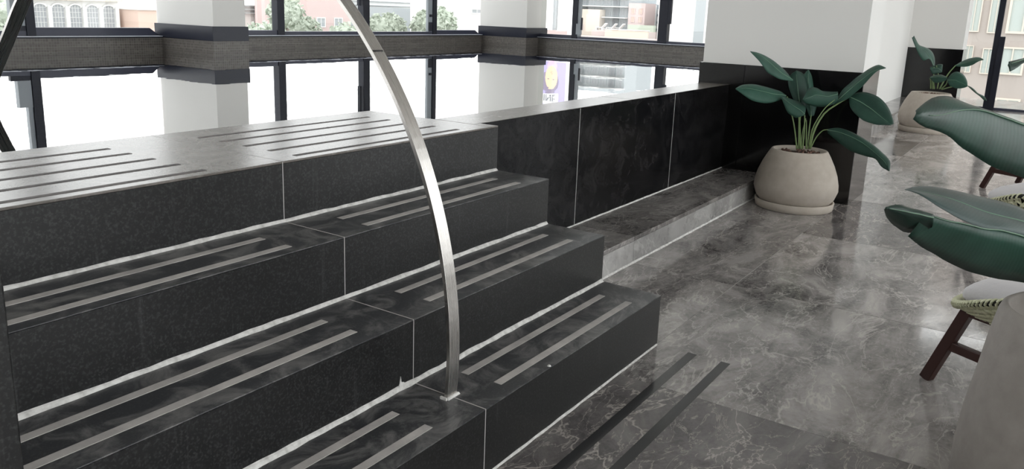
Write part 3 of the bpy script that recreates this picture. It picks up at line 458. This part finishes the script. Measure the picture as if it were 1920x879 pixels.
for (c, k, pm, lm, lab, sh) in PL:
    r = tag(empty('potted_plant', c), lab, 'plant'); roots.append(r)
    shift(MB().lathe(POT2 if pm == 'pot_beige_shaded' else [(a * k, (z - .055) * k + .022) for a, z in POT], 0, 0, 64), c).make('pot', pm, r, smooth=True)
    shift(MB().lathe([(.0, .37 * k), (.1 * k, .405 * k), (.166 * k, .398 * k), (.168 * k, .39 * k)], 0, 0, 24), c).make('soil', 'soil', r, smooth=True)
    mb = MB()
    for i in range(46):
        a, q = random.uniform(0, 6.28), .155 * k * math.sqrt(random.random()); s = random.uniform(.008, .019) * k; x, y, z = c[0] + q * math.cos(a), c[1] + q * math.sin(a), .408 * k + random.uniform(0, .008)
        d = [random.uniform(.6, 1.2) for _ in range(4)]; mb.add([(x - s * d[0], y, z), (x, y - s * d[1], z), (x + s * d[2], y, z), (x, y + s * d[3], z), (x, y, z + s * .9), (x, y, z - s * .5)], [(0, 1, 4), (1, 2, 4), (2, 3, 4), (3, 0, 4), (1, 0, 5), (2, 1, 5), (3, 2, 5), (0, 3, 5)])
    tag(mb.make('bark_mulch', 'bark', r), kind='stuff')
    if pm == 'pot_beige_shaded': continue
    sc = empty('plant_saucer', c)
    shift(MB().lathe([(0, 0), (.27 * k, 0), (.277 * k, .006), (.284 * k, .056 * k), (.28 * k, .061 * k), (.27 * k, .06 * k), (.264 * k, .021), (0, .0205)], 0, 0, 64), c).make('dish', pm, sc, smooth=True)
    tag(sc, {0: 'round beige saucer under the pot beside the marble ledge', 1: 'round beige saucer under the far potted plant'}[len(roots) - 1], 'saucer')
for rec in LEAVES:
    r = roots[rec[0]]; lm = PL[rec[0]][3]
    if rec[1] == 'petiole': MB().tube(smooth_line(rec[2], 10), rec[3], 7, rec[3] * .6).make('petiole', 'petiole', r, smooth=True); continue
    up, mid, lo = [smooth_line(q, 24) for q in rec[2]]; rows = []
    view = Vector((-.81, -.54, .22))
    for t in (1, .75, .5, .25): rows.append([between(m_, u_, t) if t == 1 else tuple(Vector(between(m_, u_, t)) + view * (.10 * (u_ - m_).length * math.sin(math.pi * t))) for m_, u_ in zip(mid, up)])
    rows.append([tuple(q) for q in mid])
    for t in (.25, .5, .75, 1): rows.append([tuple(Vector(between(m_, u_, t)) + view * (.10 * (u_ - m_).length * math.sin(math.pi * t))) for m_, u_ in zip(mid, lo)])
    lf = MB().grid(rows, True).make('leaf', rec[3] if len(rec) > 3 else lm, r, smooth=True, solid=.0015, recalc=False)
    wid = max((a - b).length for a, b in zip(up, lo))
    MB().tube([q + view * .002 for q in mid[:-2]], .012 * wid + .001, 5, .001).make('midrib', 'midrib', lf, smooth=True)

# ------------------------------------------------------------------ lounge chairs
def make_chair():
    r = empty('lounge_chair', (0, 0, 0))
    F = lambda sx, sy, z: (sx * (.27 - .02 * z / .33), sy * (.345 - .115 * z / .33), z)
    for sx in (-1, 1):
        for sy in (-1, 1): MB().beam(F(sx, sy, 0), F(sx, sy, .345), .036, .042).make('leg', 'wood', r, bevel=.003, local=True)
        MB().beam(F(sx, 1, .325), F(sx, -1, .325), .034, .05).make('side_rail', 'wood', r, bevel=.003, local=True)
        MB().beam(F(sx, 1, .165), F(sx, -1, .165), .03, .036).make('stretcher', 'wood', r, bevel=.003, local=True)
    for sy in (-1, 1): MB().beam(F(-1, sy, .325), F(1, sy, .325), .034, .045, (0, 1, 0)).make('cross_rail', 'wood', r, bevel=.003, local=True)
    def P(th, u, d=0):
        """basket shell: th around, u 0 at the bottom to 1 at the rim"""
        c, s = math.cos(th), math.sin(th); e = lambda v: math.copysign(abs(v) ** .7, v)
        back = max(0, -s) ** 1.2; g = max(0, u) ** .8
        hw, hd = .20 + .155 * g + d, .23 + .11 * g + d
        zr = .322 + .36 * ((1 - s) / 2) ** 1.6 + .08 * back
        return (hw * e(c), hd * e(s) - .09 * back * u * u, .283 + (zr - .283) * max(0, u) ** 1.35)
    n = 312; sh = MB()
    for k in range(7):
        sh.tube([P(2 * math.pi * i / n, .06 + .88 * k / 6 + .048 * (1 if i % 4 < 2 else -1) * (1 if k % 2 else -1), .002 * (1 if (i // 2 + k) % 2 else -1)) for i in range(n + 1)], .0078, 5)
    for i in range(0, 78): sh.tube([P(2 * math.pi * (i + .5) / 78, u / 6, -.003) for u in range(7)], .0045, 4)
    sh.make('woven_shell', 'rope', r, smooth=True, local=True)
    MB().grid([[P(2 * math.pi * i / 40, u / 6, -.014) for i in range(41)] for u in range(7)]).add([P(2 * math.pi * i / 40, 0, -.014) for i in range(40)], [tuple(range(40))]).make('shell_hole_shade', 'weave_dark', r, smooth=True, local=True)  # dark sheet added to put shade into the weave holes
    MB().tube([P(2 * math.pi * i / n, 1.0) for i in range(n + 1)], .011, 8).make('rim', 'weave_dark', r, smooth=True, local=True)
    co = []
    for i in range(1300):
        p = Vector(P(2 * math.pi * i / 1299, 1.0)); ph = 2 * math.pi * i / 9.7; o_ = Vector((p.x, p.y, 0)).normalized(); co.append(p + (o_ * math.cos(ph) + Vector((0, 0, math.sin(ph)))) * .0115)
    MB().tube(co, .0062, 4).make('rim_wrapping', 'rope', r, smooth=True, local=True)
    return r
def copy_tree(o, parent=None):
    c = o.copy(); COL.objects.link(c); c.parent = parent
    for ch in o.children: copy_tree(ch, c)
    return c
def cushion_mesh(wd, dp, th):
    b = MB(); n = 14; rows = []
    def q(i): return -1 + 2 * i / n
    for sgn in (1, -1):
        rows = []
        for j in range(n + 1):
            row = []
            for i in range(n + 1):
                x, y = q(i), q(j); k = (1 - abs(x) ** 5) * (1 - abs(y) ** 5); row.append((x * wd / 2 * (1 - .05 * (1 - abs(y) ** 3 * 1)), y * dp / 2 * (1 - .05 * (1 - abs(x) ** 3)), sgn * th * (.28 + .32 * max(0, k) ** .4 + .012 * math.sin(7 * x + 4 * y)) * (1 if k > 0 else .75)))
            rows.append(row)
        b.grid(rows)
    m = n + 1; tot = m * m
    edge = [i for i in range(m)] + [j * m + n for j in range(1, m)] + [n * m + i for i in range(n - 1, -1, -1)] + [j * m for j in range(n - 1, 0, -1)]
    for a, c in zip(edge, edge[1:] + edge[:1]): b.f.append((a, c, c + tot, a + tot))
    return b
CH = [((3.414, -.19, 0), 'nearest lounge chair of green-cream weave on dark legs, behind the large planter', 'nearest'), ((5.585, -.12, 0), 'second lounge chair along the floor, mostly hidden by the big leaves', 'second'), ((8.045, -.04, 0), 'third and farthest lounge chair, only a dark leg showing between the leaves', 'third')]
proto = make_chair(); protos = {}
seat0 = cushion_mesh(.54, .54, .13).make('seat_cushion', 'cushion', smooth=True, sub=1); back0 = cushion_mesh(.52, .40, .15).make('back_cushion', 'cushion', smooth=True, sub=1)
for i, (loc, lab, nth) in enumerate(CH):
    o = proto if i == 0 else copy_tree(proto)
    rz = math.radians(-30 if i == 0 else -27); o.location = loc; o.rotation_euler = (0, 0, rz); tag(o, lab, 'chair', 'lounge chairs in a row facing the pool')
    for base, dy, dz, tilt, nm in ((seat0, .0, .382, 0, 'seat'), (back0, -.22, .62, math.radians(70), 'back')):
        q = base if i == 0 else base.copy()
        if i: COL.objects.link(q)
        q.location = Vector(loc) + Matrix.Rotation(rz, 3, 'Z') @ Vector((0, dy, dz)); q.rotation_euler = (tilt, 0, rz)
        tag(q, 'white %s cushion of the %s lounge chair' % (nm, nth), 'cushion', 'white cushions on the lounge chairs')

# ------------------------------------------------------------------ the city outside
tag(box('ground_outside', 'out_ground', -250, 450, -250, 450, -20.2, -20), 'pale street level far below the windows', 'ground', kind='structure')
def building(name, label, axis, at, h0, h1, z1, mt, depth=8, wins=(), pane='out_pane', frame='out_white', z0=-20, parts=()):
    """a block whose facade lies on axis = at and spans h0..h1; wins are (h0, h1, z0, z1)"""
    d = 1
    def bx(nm, m_, a, b, f0, f1, za, zb, par):
        return MB().box(a, b, at + f0, at + f1, za, zb).make(nm, m_, par) if axis == 'y' else MB().box(at + f0, at + f1, a, b, za, zb).make(nm, m_, par)
    loc = ((h0 + h1) / 2, at, z0) if axis == 'y' else (at, (h0 + h1) / 2, z0)
    r = tag(empty(name, loc), label, 'building'); bx('wall', mt, h0, h1, 0, depth, z0, z1, r)
    for a, b, za, zb in wins:
        t = min(.12, (b - a) * .08)
        fr = MB()
        for u0, u1, v0, v1 in ((a, b, za, za + t), (a, b, zb - t, zb), (a, a + t, za + t, zb - t), (b - t, b, za + t, zb - t), ((a + b) / 2 - t / 3, (a + b) / 2 + t / 3, za + t, zb - t)):
            fr.box(u0, u1, at - .08, at + .02, v0, v1) if axis == 'y' else fr.box(at - .08, at + .02, u0, u1, v0, v1)
        f = fr.make('window', frame, r); bx('pane', pane, a + t, b - t, -.03, .01, za + t, zb - t, f)
    for nm, m_, a, b, f0, f1, za, zb in parts: bx(nm, m_, a, b, f0, f1, za, zb, r)
    return r
# arched building
ab = tag(empty('arched_building', (33, 64, -20)), 'white building with a row of arched gridded windows, seen through the left window', 'building')
box('wall', 'out_white', 20, 37.3, 64.25, 72, -20, 1.55, ab); box('cornice', 'out_cream', 20, 37.4, 63.8, 64.3, 1.0, 1.25, ab)
for k in range(-6, 5):
    x0 = 33.28 + 1.33 * (k - 2); x1 = x0 + .92; n = 10
    top = [((x0 + x1) / 2 - (x1 - x0) / 2 * math.cos(math.pi * i / n), .42 + .26 * math.sin(math.pi * i / n)) for i in range(n + 1)]
    gl = MB().prism([(x0, 64.2, -1.6)] + [(x, 64.2, z) for x, z in top] + [(x1, 64.2, -1.6)], (0, .06, 0)).make('arched_window', 'out_glass', ab)
    fr = MB()
    for i in range(n):
        (xa, za), (xb, zb) = top[i], top[i + 1]; fr.beam((xa, 64.15, za + .04), (xb, 64.15, zb + .04), .1, .12, (0, 1, 0))
    for i in (1, 2, 3): fr.box(x0 + (x1 - x0) * i / 4 - .012, x0 + (x1 - x0) * i / 4 + .012, 64.17, 64.2, -1.6, .62)
    for z in (-1.1, -.7, -.3, .1, .42): fr.box(x0, x1, 64.17, 64.2, z - .012, z + .012)
    fr.make('frame_and_bars', 'out_white', gl)
    box('pier', 'out_white', x1 + .06, x0 + 1.33 - .06, 64.0, 64.3, -20, .55, ab)
building('salmon_building', 'salmon block beside the arched building, left of the banded pillar', 'y', 62, 37.6, 41.5, .42, 'out_salmon', 6, parts=(('roof_edge', 'out_white', 37.5, 41.6, -.15, 6, .42, .5), ('window', 'out_glass', 40.2, 40.6, -.05, .02, -1.2, .0)))
building('gable_building', 'white gabled house behind the salmon block', 'y', 70, 40.6, 50, 1.25, 'out_white', 6)
building('striped_building', 'white building with pale ledges right of the banded pillar', 'y', 76, 56, 62.4, 1.0, 'out_white', 8, parts=tuple(('ledge', 'out_grey', 56, 62.4, -.4, 0, z, z + .12) for z in (.1, .5, .9)))
building('orange_building', 'narrow orange house beside a dark window post', 'y', 73, 59.8, 62.2, 1.9, 'out_salmon', 2.5, wins=((60.2, 60.8, -.6, .2), (61.2, 61.8, -.6, .2)))
building('red_building', 'pinkish red building behind the top of the steel handrail', 'y', 63, 56.2, 62.2, 3.2, 'out_red', 8, wins=((57.4, 58.6, -.9, .1), (59.8, 61.0, -.9, .1)), pane='out_grey')
building('pale_slab_building', 'large white building behind the treetops', 'y', 86, 70, 121, 2.6, 'out_white', 8, parts=tuple(('ledge', 'out_grey', 70, 121, -.3, 0, z, z + .07) for z in (1.5, 2.1)))
building('grey_roofed_building', 'grey roofed building half hidden by trees', 'y', 76, 83, 97, 1.3, 'out_grey', 8)
building('white_corner_building', 'white wall with one grey window left of the corner pillar', 'y', 62, 79.7, 96, 3.3, 'out_white', 8, wins=((82.1, 84.4, .94, 1.56),), pane='out_grey')
# seen through the right-hand windows
building('cream_building', 'cream block at the left of the balcony building', 'x', 90, 48.0, 51.6, 2.0, 'out_cream', 1.4, parts=(('doorway', 'out_roof', 50.2, 50.7, -.05, .02, -.6, .15),))
bal = [('balcony_slab', 'out_white', 44.7, 47.9 if z < 2 else 52.0, -1.2, .1, z, z + .11) for z in (1.04, 2.36, 3.7, 5.1, 6.5, 7.9, 9.3)]
building('balcony_building', 'grey glazed building with white balcony slabs above the rooftop terrace', 'x', 91.5, 44.8, 51.9, 9.9, 'out_grey', 8, wins=[(45.0 + 1.15 * i, 46.0 + 1.15 * i, z + .2, z + 1.2) for i in range(6) for z in (-.3, 1.04, 2.36, 3.7, 5.1, 6.5, 7.9)], pane='out_glass', frame='out_grey', parts=bal)
building('pink_building', 'pink tower beside the balcony building', 'x', 91, 42.4, 44.6, 2.9, 'out_pink', 3, wins=[(a, a + .5, z, z + .7) for a in (42.7, 43.7) for z in (-.4, .6, 1.6)], pane='out_salmon', frame='out_pink')
building('windowed_tower', 'blue-grey tower with rows of white windows, left of a dark window post', 'x', 96, 40.5, 44.7, 2.9, 'out_blue_grey', 6, wins=[(a, a + .8, z, z + .62) for a in (41.0, 42.2, 43.4) for z in (-1.0, -.1, .8, 1.7)], pane='out_white')
building('tower_fin', 'white stair tower between the pink and the blue-grey towers', 'x', 94.3, 42.9, 44.3, 2.8, 'out_white', 1.2)
building('rooftop_terrace', 'low pinkish roof terrace with a cream parapet', 'x', 84, 38.5, 58, -1.15, 'out_roof', 3.9, parts=(('parapet', 'out_cream', 40.0, 45.6, 3.0, 3.3, -1.15, -.30), ('parapet_cap', 'out_white', 39.9, 45.7, 2.9, 3.4, -.30, -.22), ('roof_strip', 'out_pink', 49.2, 58, .0, .3, -1.15, -.62)))
tag(MB().box(89.4, 90.1, 40.4, 43.8, -.42, .34).make('clipped_hedge', 'out_green_pale'), 'pale green hedge behind the rooftop loungers', 'hedge')
def lounger():
    r = empty('rooftop_lounger', (0, 0, 0))
    MB().beam((0, -.55, .3), (0, .35, .3), .6, .1).make('seat', 'out_white', r, local=True); MB().beam((0, .3, .3), (0, .75, .8), .6, .1).make('backrest', 'out_white', r, local=True)
    for y in (-.45, .25): MB().box(-.28, .28, y - .03, y + .03, 0, .27).make('leg', 'out_white', r, local=True)
    return r
lp = lounger()
for i, (y, nth) in enumerate(((46.9, 'left'), (45.9, 'middle'), (45.2, 'right'))):
    o = lp if i == 0 else copy_tree(lp); o.location = (88.35 + .7 * i, y, -.42); o.rotation_euler = (0, 0, math.radians(180)); tag(o, 'white lounger on the roof terrace, %s one of the three' % nth, 'lounger', 'loungers on the roof terrace')
tag(box('lounger_deck', 'out_roof', 87.95, 90.2, 40.3, 47.9, -20, -.42), 'raised deck carrying the rooftop loungers', 'deck')
building('white_right_building', 'white building with a pale grey stripe seen beside the wide pillar', 'x', 90, 31, 40.2, 4.4, 'out_white', 8, parts=(('stripe', 'out_grey', 34.4, 35.6, -.06, .02, -20, 4.4),))
building('beige_apartment', 'beige apartment facade with pale windows outside the far end glass', 'x', 32, -14, 3.6, 9, 'out_beige', 8, frame='out_cream',
         wins=[(2.44, 2.84, 1.24, 2.5), (1.80, 2.2, 1.22, 2.5), (.70, 1.66, 1.23, 2.6), (2.5, 2.78, -.14, .78), (1.86, 2.22, -.15, .71), (.97, 1.7, -.13, .79), (.88, 1.62, -1.75, -.92)] + [(-.6 - 2.2 * i, .4 - 2.2 * i, z, z + 1.1) for i in range(5) for z in (-1.7, -.13, 1.23, 2.9)])
# the advertising hoarding, seen only mirrored in the pool
hb = tag(empty('billboard', (88, 53.4, -20)), 'violet advertising billboard with a face, mirrored in the pool beside the corner pillar', 'billboard')
box('panel', 'out_white', 88, 88.4, 51.0, 55.9, 6.1, 12.3, hb); box('post', 'out_grey', 88.2, 88.6, 53.2, 53.7, -20, 6.1, hb)
box('print_ground', 'print_violet', 87.98, 88, 51.3, 55.7, 6.3, 12.1, hb)
def blob(name, mt, cy, cz, ry, rz_, x, e=1.0, skew=0):
    pts = [(x, cy + ry * math.cos(2 * math.pi * i / 28) + skew * math.sin(2 * math.pi * i / 28), cz + rz_ * math.copysign(abs(math.sin(2 * math.pi * i / 28)) ** e, math.sin(2 * math.pi * i / 28))) for i in range(28)]
    MB().prism(pts, (.01, 0, 0)).make(name, mt, hb)
box('print_glow', 'print_pink', 87.972, 87.982, 54.6, 55.7, 6.3, 7.4, hb)
blob('print_hair', 'print_hair', 53.6, 8.9, 1.35, 1.45, 87.965); blob('print_neck', 'print_pink', 53.3, 6.9, .75, .75, 87.955); blob('print_face', 'print_skin', 53.35, 8.3, .92, 1.5, 87.945)
for y in (53.0, 53.8): blob('print_eye', 'print_hair', y, 8.55, .16, .06, 87.935)
blob('print_lips', 'print_lip', 53.35, 7.7, .28, .09, 87.935)
box('title_plate', 'out_white', 87.955, 87.97, 52.2, 55.7, 10.35, 11.7, hb)
fc = bpy.data.curves.new('title', 'FONT'); fc.body = 'INE'; fc.size = 1.2; fc.align_x = 'CENTER'; fc.extrude = .006; fo = bpy.data.objects.new('title_lettering', fc); COL.objects.link(fo); fc.materials.append(MATS['print_text'])
S.view_layers[0].update(); fm = bpy.data.meshes.new_from_object(fo); bpy.data.objects.remove(fo); fo = bpy.data.objects.new('title_lettering', fm); COL.objects.link(fo)
fo.parent = hb; fo.location = (87.945 - 88, 53.55 - 53.4, 10.6 + 20); fo.rotation_euler = (math.pi / 2, 0, -math.pi / 2)
# trees
def tree(x, y, r, ztop, lab, mt):
    t = tag(empty('street_tree', (x, y, -20)), lab, 'tree')
    MB().tube([(x, y, -20), (x + .2, y, -10), (x, y, ztop - r)], .35, 8, .2).make('trunk', 'bark_out', t)
    mb = MB(); rnd = random.Random(int(x * 10))
    for i in range(420):
        u, v = rnd.uniform(-1, 1), rnd.uniform(0, 6.283); q = r * (.75 + .3 * rnd.random()); s = math.sqrt(1 - u * u)
        c = Vector((x + q * s * math.cos(v) * 1.15, y + q * s * math.sin(v), ztop - r + q * u * .95)); e = r * rnd.uniform(.08, .17)
        a, b, d = [Vector((rnd.uniform(-1, 1), rnd.uniform(-1, 1), rnd.uniform(-1, 1))).normalized() * e for _ in range(3)]
        mb.add([c + a, c + b, c - a, c - b, c + d], [(0, 1, 4), (1, 2, 4), (2, 3, 4), (3, 0, 4), (0, 3, 2, 1)])
    b2 = MB(); 
    for i in range(9):
        ph = math.pi * i / 8 - math.pi / 2; b2.v += [(x + .82 * r * 1.15 * math.cos(ph) * math.cos(2 * math.pi * j / 14), y + .82 * r * math.cos(ph) * math.sin(2 * math.pi * j / 14), ztop - r + .8 * r * math.sin(ph)) for j in range(14)]
    b2.f += [(i * 14 + j, i * 14 + (j + 1) % 14, (i + 1) * 14 + (j + 1) % 14, (i + 1) * 14 + j) for i in range(8) for j in range(14)]
    mb.add(b2.v, b2.f); mb.make('crown', mt, t, smooth=False)
TR = [(26.2, 60, 1.8, 1.4, 'tree at the extreme left behind the dark handrail end', 'out_green_pale'), (48.0, 56.5, 1.5, 2.0, 'tall tree just left of the red building', 'out_green_pale'), (51.8, 59, 1.9, .35, 'low tree in front of the red building', 'out_green'),
      (43.9, 54.5, 2.0, -.1, 'low bushy tree right of the banded pillar', 'out_green_pale'), (53.6, 55, 1.5, -.1, 'small tree beside the red building', 'out_green_pale'), (57.2, 54, 1.5, .75, 'leftmost tree in the middle window', 'out_green'), (62.4, 57.5, 1.7, .8, 'middle tree of the tree-filled window', 'out_green'), (64.2, 54.0, 1.7, 1.2, 'tree crossed by the grey window stile', 'out_green'), (71.0, 58.5, 2.1, 1.75, 'tallest tree beside the white wall with a grey window', 'out_green_pale')]
for a in TR: tree(*a)
